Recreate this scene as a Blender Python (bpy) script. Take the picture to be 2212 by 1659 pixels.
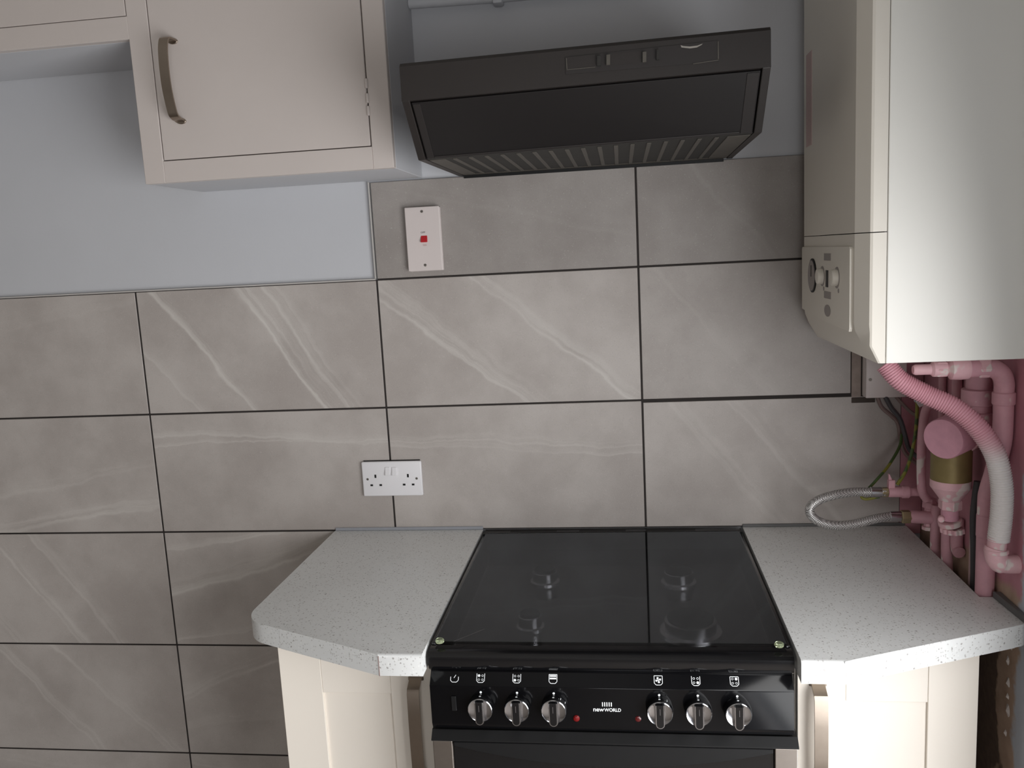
import bpy, bmesh, math, random
from mathutils import Vector, Matrix
random.seed(7)
PI = math.pi
sc = bpy.context.scene
C = sc.collection
for o in list(bpy.data.objects):
    bpy.data.objects.remove(o)

# ------------------------------------------------------------------ camera
# world: x right along the tiled wall, y=0 is the tile face (room is y<0), z=0 is the worktop top
FW, FH, FPX = 2212, 1659, 1837.0145
YAW, PITCH, ROLL = .1336, -.1513, .0525
CAM = Vector((.5653, -1.9379, .6484))
RM = Matrix.Rotation(YAW, 3, 'Z') @ Matrix.Rotation(PITCH, 3, 'X') @ Matrix.Rotation(ROLL, 3, 'Y')
cd = bpy.data.cameras.new('camera')
cam = bpy.data.objects.new('camera', cd)
C.objects.link(cam)
cd.sensor_width = 36
cd.lens = FPX / FW * 36
cd.clip_start = .02
M4 = Matrix((RM.col[0], RM.col[2], -RM.col[1])).transposed().to_4x4()
M4.translation = CAM
cam.matrix_world = M4
sc.camera = cam

def at(u, v, ax, val):
    """measured photo point -> place on the plane ax=val"""
    d = RM @ Vector(((u - FW / 2) / FPX, 1, (FH / 2 - v) / FPX))
    i = 'xyz'.index(ax)
    return CAM + d * ((val - CAM[i]) / d[i])

# ------------------------------------------------------------------ light
ROOM = dict(x0=-2.1, x1=1.215, y0=-3.3, y1=.008, z0=-.91, z1=1.52)
WIN = dict(y0=-2.4, y1=-.83, z0=-.85, z1=.69)
WIN2 = dict(x0=.28, x1=1.12, z0=-.3, z1=.56)
w = bpy.data.worlds.new('world')
sc.world = w
w.use_nodes = True
w.node_tree.nodes['Background'].inputs[0].default_value = (.62, .72, .86, 1)
w.node_tree.nodes['Background'].inputs[1].default_value = 1.0

def area(name, loc, rot, sx, sy, power, col):
    l = bpy.data.lights.new(name, 'AREA')
    l.shape = 'RECTANGLE'
    l.size, l.size_y, l.energy, l.color = sx, sy, power, col
    o = bpy.data.objects.new(name, l)
    C.objects.link(o)
    o.location, o.rotation_euler = loc, rot
    return o
# daylight through the glazed door in the right-hand wall
area('window_daylight', (1.275, (WIN['y0'] + WIN['y1']) / 2, (WIN['z0'] + WIN['z1']) / 2), (0, math.radians(82), 0), 1.5, 1.54, 45, (1.0, .99, .975))
# daylight from the window in the wall behind the camera
area('rear_window_daylight', ((WIN2['x0'] + WIN2['x1']) / 2, -3.36, (WIN2['z0'] + WIN2['z1']) / 2), (math.radians(82), 0, 0), .8, .8, 9, (1.0, .99, .975))
bpy.data.lights['window_daylight'].spread = math.radians(175)

sc.view_settings.view_transform = 'Standard'
sc.view_settings.look = 'None'
sc.view_settings.gamma = 1
sc.view_settings.use_curve_mapping = False
sc.view_settings.exposure = 0.06

# ------------------------------------------------------------------ materials
def lin(c):
    r = []
    for v in c[:3]:
        v = v / 255
        r.append(v / 12.92 if v <= .04045 else ((v + .055) / 1.055) ** 2.4)
    return (*r, 1)

class NT:
    def __init__(s, name):
        s.m = bpy.data.materials.new(name)
        s.m.use_nodes = True
        s.t = s.m.node_tree
        s.b = s.t.nodes['Principled BSDF']
        s.co = None
    def n(s, typ, **kw):
        x = s.t.nodes.new(typ)
        for k, v in kw.items():
            setattr(x, k, v)
        return x
    def l(s, a, b):
        s.t.links.new(a, b)
    def setin(s, sock, v):
        if hasattr(v, 'is_output'):
            s.l(v, sock)
        else:
            sock.default_value = v
    def math(s, op, a, b=None, c=None, clamp=False):
        x = s.n('ShaderNodeMath', operation=op, use_clamp=clamp)
        s.setin(x.inputs[0], a)
        if b is not None: s.setin(x.inputs[1], b)
        if c is not None: s.setin(x.inputs[2], c)
        return x.outputs[0]
    def obj(s):
        if s.co is None:
            s.co = s.n('ShaderNodeTexCoord').outputs['Object']
        return s.co
    def noise(s, scale, detail=3, rough=.55, vec=None, out='Fac', dist=0):
        x = s.n('ShaderNodeTexNoise')
        s.l(vec if vec is not None else s.obj(), x.inputs['Vector'])
        x.inputs['Scale'].default_value = scale
        x.inputs['Detail'].default_value = detail
        x.inputs['Roughness'].default_value = rough
        x.inputs['Distortion'].default_value = dist
        return x.outputs[out]
    def ramp(s, fac, stops):
        x = s.n('ShaderNodeValToRGB')
        e = x.color_ramp.elements
        e[0].position, e[0].color = stops[0]
        e[1].position, e[1].color = stops[-1]
        for p, c in stops[1:-1]:
            k = e.new(p)
            k.color = c
        s.l(fac, x.inputs[0])
        return x.outputs[0]
    def mix(s, fac, a, b, mode='MIX'):
        x = s.n('ShaderNodeMix', data_type='RGBA', blend_type=mode)
        s.setin(x.inputs[0], fac)
        s.setin(x.inputs[6], a)
        s.setin(x.inputs[7], b)
        return x.outputs[2]
    def mrange(s, v, a, b, c=0, d=1, smooth=True):
        x = s.n('ShaderNodeMapRange', interpolation_type='SMOOTHSTEP' if smooth else 'LINEAR')
        s.setin(x.inputs[0], v)
        for i, q in enumerate((a, b, c, d)):
            s.setin(x.inputs[i + 1], q)
        return x.outputs[0]
    def sep(s, vec=None):
        x = s.n('ShaderNodeSeparateXYZ')
        s.l(vec if vec is not None else s.obj(), x.inputs[0])
        return x.outputs
    def bump(s, h, strength=.2, dist=.001):
        x = s.n('ShaderNodeBump')
        x.inputs['Strength'].default_value = strength
        x.inputs['Distance'].default_value = dist
        s.l(h, x.inputs['Height'])
        s.l(x.outputs[0], s.b.inputs['Normal'])
    def col(s, v):
        s.setin(s.b.inputs['Base Color'], v)
    def set(s, rough=.5, metal=0, spec=None, coat=0, emit=None, es=0):
        s.setin(s.b.inputs['Roughness'], rough)
        s.b.inputs['Metallic'].default_value = metal
        if spec is not None: s.b.inputs['Specular IOR Level'].default_value = spec
        s.b.inputs['Coat Weight'].default_value = coat
        s.b.inputs['Coat Roughness'].default_value = .05
        if emit:
            s.b.inputs['Emission Color'].default_value = emit
            s.b.inputs['Emission Strength'].default_value = es
        return s

def simple(name, c, rough=.5, metal=0, var=.06, scale=30, bump=0, spec=None, coat=0, bscale=None):
    k = NT(name).set(rough, metal, spec, coat)
    base = lin(c)
    f = k.noise(scale, 4)
    k.col(k.mix(f, tuple(x * (1 - var) for x in base[:3]) + (1,), tuple(min(1, x * (1 + var)) for x in base[:3]) + (1,)))
    if bump:
        k.bump(k.noise(bscale or scale * 8, 4), bump, .001)
    return k.m

MAT = {}
MAT['wall_paint'] = simple('pale_blue_wall_paint', (195, 196, 200), .75, var=.03, scale=6, bump=.15, bscale=180, spec=.3)
MAT['cream_paint'] = simple('off_white_gloss_paint', (200, 191, 186), .42, var=.025, scale=9, bump=.12, bscale=60)
MAT['far_paint'] = simple('far_room_paint', (150, 143, 137), .85, var=.03)
MAT['white_paint'] = simple('white_paint', (186, 183, 178), .8, var=.02)
MAT['floor'] = simple('grey_vinyl', (118, 110, 103), .5, var=.1, scale=12)
MAT['grout'] = simple('dark_grout', (44, 39, 37), .9, var=.15, scale=60)
MAT['trim'] = simple('pale_tile_trim', (190, 186, 182), .4, var=.05)
MAT['sealant'] = simple('grey_sealant', (150, 152, 158), .45, var=.1, scale=40)
MAT['dark_sealant'] = simple('dark_grey_sealant', (96, 96, 96), .5, var=.15, scale=40)
MAT['shaker'] = simple('cream_cabinet_foil', (238, 230, 219), .38, var=.012, scale=8)
MAT['dark_gap'] = simple('gap_shade_and_dark_ledge', (70, 62, 56), .9, var=.3, scale=25)
MAT['nickel'] = simple('brushed_nickel', (164, 152, 140), .34, 1, var=.06, scale=90)
MAT['hood'] = simple('hood_dark_brown_enamel', (36, 31, 29), .5, var=.1, scale=20, bump=.1, bscale=400)
MAT['hood_panel'] = simple('hood_black_panel', (26, 23, 23), .42, var=.12, scale=10)
MAT['hood_panel_edge'] = simple('hood_panel_frame', (38, 34, 33), .45, var=.1, scale=14)
MAT['hood_rib'] = simple('greasy_grey_aluminium', (84, 80, 74), .55, .3, var=.25, scale=60)
MAT['hood_dark'] = simple('greasy_filter_dark', (34, 32, 29), .7, var=.5, scale=90)
MAT['scratch'] = simple('bare_scratched_metal', (150, 145, 138), .5, .3, var=.2, scale=120)
MAT['black_gloss'] = simple('black_gloss_enamel', (13, 13, 15), .16, var=.2, scale=30, coat=.3)
MAT['black_panel'] = simple('black_gloss_panel', (11, 11, 13), .13, var=.2, scale=30, spec=.25)
MAT['black_satin'] = simple('black_satin', (19, 19, 20), .45, var=.15, scale=40, spec=.3)
MAT['black_hole'] = simple('black_slot', (8, 8, 8), .8)
MAT['chrome'] = simple('chrome', (205, 205, 208), .1, 1, var=.02)
MAT['burner'] = simple('burner_aluminium', (225, 225, 228), .22, 1, var=.04)
MAT['steel'] = simple('brushed_steel', (158, 150, 143), .38, 1, var=.06, scale=70)
MAT['white_print'] = simple('white_print', (235, 238, 240), .6, var=.02)
MAT['grey_print'] = simple('dark_grey_print', (80, 76, 76), .6)
MAT['faint_print'] = simple('worn_pink_print', (170, 130, 128), .6)
MAT['red_lens'] = simple('red_lens', (104, 8, 10), .3)
MAT['dim_red_lens'] = simple('dim_red_lens', (84, 16, 18), .2, coat=.5)
MAT['white_plastic'] = simple('white_plastic', (232, 230, 232), .35, var=.01)
MAT['switch_plastic'] = simple('aged_white_plastic', (212, 202, 199), .4, var=.02, scale=14)
MAT['red_rocker'] = simple('red_rocker', (190, 24, 34), .3, coat=.3)
MAT['screw'] = simple('zinc_screw', (140, 135, 128), .45, .8, var=.2, scale=200)
MAT['boiler'] = simple('boiler_white_steel', (240, 238, 231), .4, var=.01, scale=6)
MAT['boiler_cover'] = simple('boiler_cream_plastic', (232, 226, 215), .45, var=.015, scale=6)
MAT['boiler_grey'] = simple('boiler_window_grey', (150, 142, 138), .4)
MAT['boiler_label'] = simple('faded_pink_label', (206, 180, 176), .6, var=.12, scale=120)
MAT['brass_old'] = simple('aged_brass', (140, 124, 82), .5, .45, var=.25, scale=40)
MAT['brass_nut'] = simple('brass_nut', (168, 152, 120), .4, .7, var=.1, scale=40)
MAT['dark_rubber'] = simple('dark_grey_pipe', (66, 63, 66), .6, var=.12)
MAT['pale_strip'] = simple('pale_pink_strip', (190, 160, 160), .7, var=.1)
MAT['brown_cable'] = simple('grey_brown_cable', (128, 108, 104), .6, var=.2)
MAT['mortar'] = simple('grey_mortar', (150, 136, 128), .9, var=.35, scale=45, bump=.4, bscale=120)
MAT['clear_plastic'] = None

def pink(name, bare=.42, basec=(206, 156, 166), under=(222, 208, 204)):
    k = NT(name).set(.6)
    f = k.noise(14, 3, .6)
    sh = k.noise(46, 3, .6)
    c = k.mix(sh, lin(tuple(x * .92 for x in basec)), lin(tuple(min(255, x * 1.06) for x in basec)))
    msk = k.mrange(f, 1 - bare, 1 - bare + .03)
    k.col(k.mix(msk, c, lin(under)))
    k.bump(k.noise(140, 4), .25, .001)
    return k.m
MAT['pink'] = pink('pink_painted_copper', .36)
MAT['pink_solid'] = pink('pink_overspray', .2, (216, 160, 176))
MAT['pink_pale'] = pink('pale_pink_overspray', .4, (222, 178, 184))
MAT['pink_plaster'] = pink('pink_splashed_plaster', .3, (182, 128, 138), (170, 146, 138))

# ribbed hose: white plastic with pink overspray on its lower left flank
k = NT('ribbed_white_hose').set(.5)
sx = k.sep()
f = k.math('ADD', k.math('MULTIPLY', sx[2], 5.5), k.math('MULTIPLY', k.noise(9, 2), .5))
k.col(k.mix(k.mrange(f, .12, .5), lin((228, 222, 220)), lin((208, 150, 162))))
MAT['ribbed'] = k.m

# green and yellow earth cable
k = NT('green_yellow_cable').set(.45)
k.col(k.mix(k.mrange(k.noise(40, 1), .47, .53), lin((66, 88, 44)), lin((128, 126, 48))))
MAT['earth'] = k.m

# woven steel braid
k = NT('steel_braid').set(.45, .6)
wv = k.n('ShaderNodeTexChecker')
k.l(k.obj(), wv.inputs['Vector'])
wv.inputs['Scale'].default_value = 420
k.col(k.mix(wv.outputs['Fac'], lin((120, 116, 114)), lin((220, 218, 216))))
k.bump(wv.outputs['Fac'], .5, .001)
MAT['braid'] = k.m

# speckled laminate worktop
k = NT('speckled_white_worktop').set(.33)
base = k.mix(k.noise(5, 3), lin((217, 218, 217)), lin((227, 228, 227)))
wp = k.n('ShaderNodeVectorMath', operation='ADD')
k.l(k.obj(), wp.inputs[0])
k.l(k.noise(160, 2, out='Color'), wp.inputs[1])
def flecks(scale, size, dens):
    v = k.n('ShaderNodeTexVoronoi')
    mp = k.n('ShaderNodeVectorMath', operation='SCALE')
    mp.inputs['Scale'].default_value = 1
    nz = k.n('ShaderNodeVectorMath', operation='MULTIPLY_ADD')
    k.l(k.noise(scale * .9, 2, out='Color'), nz.inputs[0])
    nz.inputs[1].default_value = (.9 / scale,) * 3
    k.l(k.obj(), nz.inputs[2])
    k.l(nz.outputs[0], v.inputs['Vector'])
    v.inputs['Scale'].default_value = scale
    near = k.math('LESS_THAN', v.outputs['Distance'], size)
    s2 = k.n('ShaderNodeSeparateColor')
    k.l(v.outputs['Color'], s2.inputs[0])
    return k.math('MULTIPLY', near, k.math('LESS_THAN', s2.outputs[0], dens))
c = k.mix(k.math('MULTIPLY', flecks(250, .36, .32), .5), base, lin((160, 156, 152)))
c = k.mix(k.math('MULTIPLY', flecks(165, .26, .16), .7), c, lin((128, 122, 118)))
c = k.mix(k.math('MULTIPLY', flecks(210, .34, .2), .45), c, lin((238, 238, 236)))
k.col(c)
MAT['worktop'] = k.m

# smoked glass lid
k = NT('smoked_black_glass')
t = k.t
t.nodes.remove(k.b)
out = t.nodes['Material Output']
gl = k.n('ShaderNodeBsdfGlossy')
gl.inputs['Roughness'].default_value = .035
gl.inputs['Color'].default_value = (.86, .93, 1, 1)
tr = k.n('ShaderNodeBsdfTransparent')
tr.inputs['Color'].default_value = (.58, .58, .59, 1)
fr = k.n('ShaderNodeFresnel')
fr.inputs['IOR'].default_value = 1.42
mx = k.n('ShaderNodeMixShader')
geo = k.n('ShaderNodeNewGeometry')
k.l(k.math('MULTIPLY', fr.outputs[0], k.math('SUBTRACT', 1, geo.outputs['Backfacing'])), mx.inputs[0]); k.l(tr.outputs[0], mx.inputs[1]); k.l(gl.outputs[0], mx.inputs[2])
k.l(mx.outputs[0], out.inputs['Surface'])
MAT['smoked_glass'] = k.m
k = NT('clear_green_glass').set(.08)
k.b.inputs['Transmission Weight'].default_value = .85
k.col(lin((214, 226, 190)))
MAT['clear_plastic'] = k.m

# right wall: pale blue paint, pink overspray behind the pipes, bare brown plaster low in the corner
k = NT('right_wall_paint').set(.8)
s = k.sep()
nz = k.math('MULTIPLY', k.math('SUBTRACT', k.noise(11, 4), .5), .10)
yy = k.math('ADD', s[1], nz)
zz = k.math('ADD', s[2], nz)
blue = k.mix(k.noise(5, 3), lin((182, 188, 198)), lin((194, 199, 207)))
pinkc = k.mix(k.noise(20, 3), lin((176, 118, 130)), lin((202, 146, 158)))
bare = k.mix(k.noise(24, 4), lin((150, 124, 104)), lin((204, 178, 158)))
corner = k.mrange(yy, -.487, -.472)
c = k.mix(corner, blue, bare)
pk = k.math('MULTIPLY', k.mrange(yy, -.492, -.478), k.mrange(zz, .02, .05))
c = k.mix(pk, c, pinkc)
dk = k.math('MULTIPLY', k.mrange(yy, -.425, -.415), k.mrange(zz, -.02, -.05))
c = k.mix(dk, c, k.mix(k.noise(60, 5), lin((74, 58, 50)), lin((120, 100, 86))))
k.col(c)
k.bump(k.noise(90, 4), .2, .002)
MAT['right_wall'] = k.m

# tiles: warm grey stone with pale flowing veins
def tile_mat(idx, veins, tone=1.0):
    """veins: (x, z, angle, width, strength) in tile coordinates"""
    k = NT('stone_tile')
    seed = k.n('ShaderNodeVectorMath', operation='ADD')
    k.l(k.obj(), seed.inputs[0])
    seed.inputs[1].default_value = (idx * 3.7, idx * 1.3, idx * 2.1)
    P = seed.outputs[0]
    a = lin((168 * tone, 160 * tone, 155 * tone))
    b = lin((186 * tone, 179 * tone, 174 * tone))
    f = k.noise(5, 5, .6, P)
    c = k.mix(k.mrange(f, .3, .7), a, b)
    c = k.mix(k.math('MULTIPLY', k.mrange(k.noise(420, 3, .7, P), .56, .74), .35), c, lin((132 * tone, 124 * tone, 118 * tone)))
    c = k.mix(k.math('MULTIPLY', k.mrange(k.noise(330, 2, .6, P), .64, .76), .4), c, lin((208, 204, 198)))
    warp = k.math('MULTIPLY', k.math('SUBTRACT', k.noise(6.5, 4, .6, P), .5), .05)
    tot = None
    for j, (x, z, ang, wd, st) in enumerate(veins):
        an = math.radians(ang)
        dx, dz = math.cos(an), math.sin(an)
        dn = k.n('ShaderNodeVectorMath', operation='DOT_PRODUCT')
        k.l(k.obj(), dn.inputs[0]); dn.inputs[1].default_value = (-dz, 0, dx)
        dl = k.n('ShaderNodeVectorMath', operation='DOT_PRODUCT')
        k.l(k.obj(), dl.inputs[0]); dl.inputs[1].default_value = (dx, 0, dz)
        t0 = k.math('ADD', k.math('SUBTRACT', dn.outputs['Value'], -dz * x + dx * z), warp)
        cm = k.n('ShaderNodeCombineXYZ')
        k.l(k.math('MULTIPLY', dl.outputs['Value'], 2.2), cm.inputs[0])
        k.l(k.math('MULTIPLY', t0, 58), cm.inputs[1])
        cm.inputs[2].default_value = idx * 5.3 + j * 2.9
        streak = k.mrange(k.noise(1.0, 4, .62, cm.outputs[0]), .36, .66)
        band = k.math('MULTIPLY', k.mrange(t0, -wd, -wd * .6), k.mrange(t0, wd, -wd * .2))
        line = k.math('MULTIPLY', k.mrange(t0, -wd * .85, -wd * .68), k.mrange(t0, -wd * .3, -wd * .62))
        v = k.math('MULTIPLY', k.math('ADD', k.math('MULTIPLY', band, streak), k.math('MULTIPLY', line, .45)), st)
        tot = v if tot is None else k.math('MAXIMUM', tot, v)
    if tot is not None:
        c = k.mix(k.math('MULTIPLY', tot, .5, clamp=True), c, lin((214, 210, 204)))
    k.col(c)
    k.set(.52, spec=.45)
    k.bump(k.noise(300, 4, .6, P), .18, .0008)
    return k.m

# ------------------------------------------------------------------ mesh helpers
WPOS = {}
def finish(bm, smooth=None):
    bmesh.ops.recalc_face_normals(bm, faces=bm.faces)
    if smooth:
        for f in bm.faces: f.smooth = True
        lim = math.radians(smooth)
        for e in bm.edges:
            if len(e.link_faces) == 2 and e.calc_face_angle(0) > lim:
                e.smooth = False

def obj(name, bm, mat, parent=None, smooth=35, recentre=True, origin=None):
    finish(bm, smooth)
    if recentre and len(bm.verts):
        xs = [v.co for v in bm.verts]
        lo = Vector((min(p.x for p in xs), min(p.y for p in xs), min(p.z for p in xs)))
        hi = Vector((max(p.x for p in xs), max(p.y for p in xs), max(p.z for p in xs)))
        cen = (lo + hi) / 2 if origin is None else Vector(origin)
        for v in bm.verts: v.co -= cen
    else:
        cen = Vector((0, 0, 0))
    me = bpy.data.meshes.new(name)
    bm.to_mesh(me); bm.free()
    o = bpy.data.objects.new(name, me)
    C.objects.link(o)
    me.materials.append(MAT[mat] if isinstance(mat, str) else mat)
    o.parent = parent
    o.location = cen - (WPOS[parent.name] if parent else Vector((0, 0, 0)))
    WPOS[o.name] = cen
    return o

def tag(o, label, cat, group=None):
    o['label'] = label; o['category'] = cat
    if group: o['group'] = group
    return o
def thing(name, label, cat, loc, group=None):
    o = bpy.data.objects.new(name, None)
    o.empty_display_size = .05
    C.objects.link(o)
    o.location = loc
    WPOS[o.name] = Vector(loc)
    return tag(o, label, cat, group)
def struct(name, bm, mat, **kw):
    o = obj(name, bm, mat, **kw)
    o['kind'] = 'structure'
    return o

def box(x0, x1, y0, y1, z0, z1, bev=0, seg=2, bm=None):
    b = bmesh.new()
    bmesh.ops.create_cube(b, size=1)
    for v in b.verts:
        v.co = Vector(((x0 + x1) / 2 + v.co.x * (x1 - x0), (y0 + y1) / 2 + v.co.y * (y1 - y0), (z0 + z1) / 2 + v.co.z * (z1 - z0)))
    if bev:
        bmesh.ops.bevel(b, geom=b.edges[:], offset=bev, segments=seg, affect='EDGES', profile=.5)
    return join(bm, b)
def join(bm, b):
    if bm is None: return b
    me = bpy.data.meshes.new('tmp')
    b.to_mesh(me); b.free()
    bm.from_mesh(me)
    bpy.data.meshes.remove(me)
    return bm
def prism(poly, axis, a, b, bev=0, seg=2, bm=None, edges=None):
    """poly: 2D points; axis 'z': (x,y), 'x': (y,z), 'y': (x,z)"""
    q = bmesh.new()
    def mk(p, t):
        return {'z': (p[0], p[1], t), 'x': (t, p[0], p[1]), 'y': (p[0], t, p[1])}[axis]
    A = [q.verts.new(mk(p, a)) for p in poly]
    B = [q.verts.new(mk(p, b)) for p in poly]
    q.faces.new(A); q.faces.new(B[::-1])
    n = len(poly)
    for i in range(n):
        q.faces.new((A[i], B[i], B[(i + 1) % n], A[(i + 1) % n]))
    bmesh.ops.recalc_face_normals(q, faces=q.faces)
    if bev:
        bmesh.ops.bevel(q, geom=q.edges[:], offset=bev, segments=seg, affect='EDGES', profile=.5)
    return join(bm, q)
def frame(axis):
    axis = Vector(axis).normalized()
    up = Vector((0, 0, 1)) if abs(axis.z) < .9 else Vector((1, 0, 0))
    s = axis.cross(up).normalized()
    return axis, s, s.cross(axis).normalized()
def lathe(prof, origin, axis, n=24, bm=None, cap=True):
    """prof: (radius, distance along axis)"""
    a, s, u = frame(axis)
    q = bmesh.new()
    O = Vector(origin)
    rings = []
    for r, h in prof:
        rings.append([q.verts.new(O + a * h + (s * math.cos(2 * PI * i / n) + u * math.sin(2 * PI * i / n)) * max(r, 1e-5)) for i in range(n)])
    for A, B in zip(rings, rings[1:]):
        for i in range(n):
            q.faces.new((A[i], A[(i + 1) % n], B[(i + 1) % n], B[i]))
    if cap:
        q.faces.new(rings[0][::-1]); q.faces.new(rings[-1])
    return join(bm, q)
def smoothpts(pts, per=8):
    pts = [Vector(p) for p in pts]
    if len(pts) < 3: return pts
    out = []
    ext = [pts[0] * 2 - pts[1]] + pts + [pts[-1] * 2 - pts[-2]]
    for i in range(1, len(ext) - 2):
        p0, p1, p2, p3 = ext[i - 1:i + 3]
        for k in range(per):
            t = k / per
            out.append(.5 * ((2 * p1) + (p2 - p0) * t + (2 * p0 - 5 * p1 + 4 * p2 - p3) * t * t + (3 * p1 - p0 - 3 * p2 + p3) * t ** 3))
    out.append(pts[-1])
    return out
def tube(pts, r, n=14, bm=None, per=8, smooth=True, cap=True):
    """r: number or function of the 0..1 position"""
    P = smoothpts(pts, per) if smooth else [Vector(p) for p in pts]
    q = bmesh.new()
    L = [0]
    for a, b in zip(P, P[1:]): L.append(L[-1] + (b - a).length)
    T0 = (P[1] - P[0]).normalized()
    _, s, u = frame(T0)
    rings = []
    prev = T0
    for i, p in enumerate(P):
        T = (P[min(i + 1, len(P) - 1)] - P[max(i - 1, 0)]).normalized()
        rot = prev.rotation_difference(T)
        s = rot @ s; u = rot @ u; prev = T
        rr = r(L[i] / L[-1]) if callable(r) else r
        rings.append([q.verts.new(p + (s * math.cos(2 * PI * k / n) + u * math.sin(2 * PI * k / n)) * rr) for k in range(n)])
    for A, B in zip(rings, rings[1:]):
        for k in range(n):
            q.faces.new((A[k], A[(k + 1) % n], B[(k + 1) % n], B[k]))
    if cap:
        q.faces.new(rings[0][::-1]); q.faces.new(rings[-1])
    return join(bm, q)
def strap(pts, wv, wid, thk, bm=None, per=8, bev=0):
    """flat bar along pts; wv = width direction"""
    P = smoothpts(pts, per) if per > 1 else [Vector(p) for p in pts]
    wv = Vector(wv).normalized()
    q = bmesh.new()
    rings = []
    for i, p in enumerate(P):
        T = (P[min(i + 1, len(P) - 1)] - P[max(i - 1, 0)]).normalized()
        nrm = T.cross(wv).normalized()
        rings.append([q.verts.new(p + wv * a * wid / 2 + nrm * b * thk / 2) for a, b in ((-1, -1), (1, -1), (1, 1), (-1, 1))])
    for A, B in zip(rings, rings[1:]):
        for k in range(4):
            q.faces.new((A[k], A[(k + 1) % 4], B[(k + 1) % 4], B[k]))
    q.faces.new(rings[0][::-1]); q.faces.new(rings[-1])
    return join(bm, q)
def disc_xz(x, y, z, r, d=.0004, n=14, bm=None):
    return lathe([(r, 0), (r, d)], (x, y, z), (0, -1, 0), n, bm)
def text_mesh(txt, size, width_scale=1.0, bold=0.0):
    cu = bpy.data.curves.new('lettering', 'FONT')
    cu.body = txt
    cu.size = size
    cu.align_x = 'LEFT'
    cu.offset = bold
    cu.extrude = .0002
    o = bpy.data.objects.new('lettering', cu)
    C.objects.link(o)
    bpy.context.view_layer.update()
    dg = bpy.context.evaluated_depsgraph_get()
    me = bpy.data.meshes.new_from_object(o.evaluated_get(dg))
    bm = bmesh.new(); bm.from_mesh(me)
    bpy.data.meshes.remove(me)
    bpy.data.objects.remove(o)
    bpy.data.curves.remove(cu)
    for v in bm.verts: v.co.x *= width_scale
    return bm
def place_text(bm, x, y, z, centre=True, tilt=0):
    """lettering upright on a surface facing the room (-y)"""
    xs = [v.co.x for v in bm.verts]
    off = (min(xs) + max(xs)) / 2 if centre else min(xs)
    for v in bm.verts:
        a, b, c = v.co
        v.co = Vector((x + a - off, y - c, z + b))
    return bm

# ------------------------------------------------------------------ the room
R = ROOM
o = struct('wall_back', box(R['x0'], R['x1'] + .12, .0085, .12, R['z0'], R['z1']), 'wall_paint', recentre=False, smooth=None)
wall_back = o
struct('floor', box(R['x0'] - .1, R['x1'] + .1, R['y0'] - .1, .12, R['z0'] - .1, R['z0']), 'floor', recentre=False, smooth=None)
struct('ceiling', box(R['x0'] - .1, R['x1'] + .1, R['y0'] - .1, .12, R['z1'], R['z1'] + .1), 'white_paint', recentre=False, smooth=None)
struct('wall_left', box(R['x0'] - .1, R['x0'], R['y0'], .0085, R['z0'], R['z1']), 'white_paint', recentre=False, smooth=None)
b = box(R['x0'], WIN2['x0'], R['y0'] - .1, R['y0'], R['z0'], R['z1'])
box(WIN2['x1'], R['x1'], R['y0'] - .1, R['y0'], R['z0'], R['z1'], bm=b)
box(WIN2['x0'], WIN2['x1'], R['y0'] - .1, R['y0'], R['z0'], WIN2['z0'], bm=b)
box(WIN2['x0'], WIN2['x1'], R['y0'] - .1, R['y0'], WIN2['z1'], R['z1'], bm=b)
struct('wall_front', b, 'far_paint', recentre=False, smooth=None)
b = bmesh.new()
for xa, xb, za, zb in ((WIN2['x0'], WIN2['x0'] + .04, WIN2['z0'], WIN2['z1']), (WIN2['x1'] - .04, WIN2['x1'], WIN2['z0'], WIN2['z1']),
                       (WIN2['x0'] + .04, WIN2['x1'] - .04, WIN2['z0'], WIN2['z0'] + .04), (WIN2['x0'] + .04, WIN2['x1'] - .04, WIN2['z1'] - .04, WIN2['z1'])):
    b = box(xa, xb, R['y0'] - .045, R['y0'] - .01, za, zb, .004, 1, bm=b)
struct('window_1', b, 'white_plastic', smooth=None)
x1 = R['x1']
b = box(x1, x1 + .12, WIN['y1'], .0085, R['z0'], R['z1'])
box(x1, x1 + .12, R['y0'], WIN['y0'], R['z0'], R['z1'], bm=b)
box(x1, x1 + .12, WIN['y0'], WIN['y1'], R['z0'], WIN['z0'], bm=b)
box(x1, x1 + .12, WIN['y0'], WIN['y1'], WIN['z1'], R['z1'], bm=b)
wall_right = struct('wall_right', b, 'right_wall', recentre=False, smooth=None)
b = bmesh.new()
for ya, yb, za, zb in ((WIN['y0'], WIN['y0'] + .05, WIN['z0'], WIN['z1']), (WIN['y1'] - .05, WIN['y1'], WIN['z0'], WIN['z1']),
                       (WIN['y0'] + .05, WIN['y1'] - .05, WIN['z0'], WIN['z0'] + .05), (WIN['y0'] + .05, WIN['y1'] - .05, WIN['z1'] - .05, WIN['z1'])):
    b = box(x1 + .03, x1 + .09, ya, yb, za, zb, .004, 1, bm=b)
struct('door_1', b, 'white_plastic', smooth=None)

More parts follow.
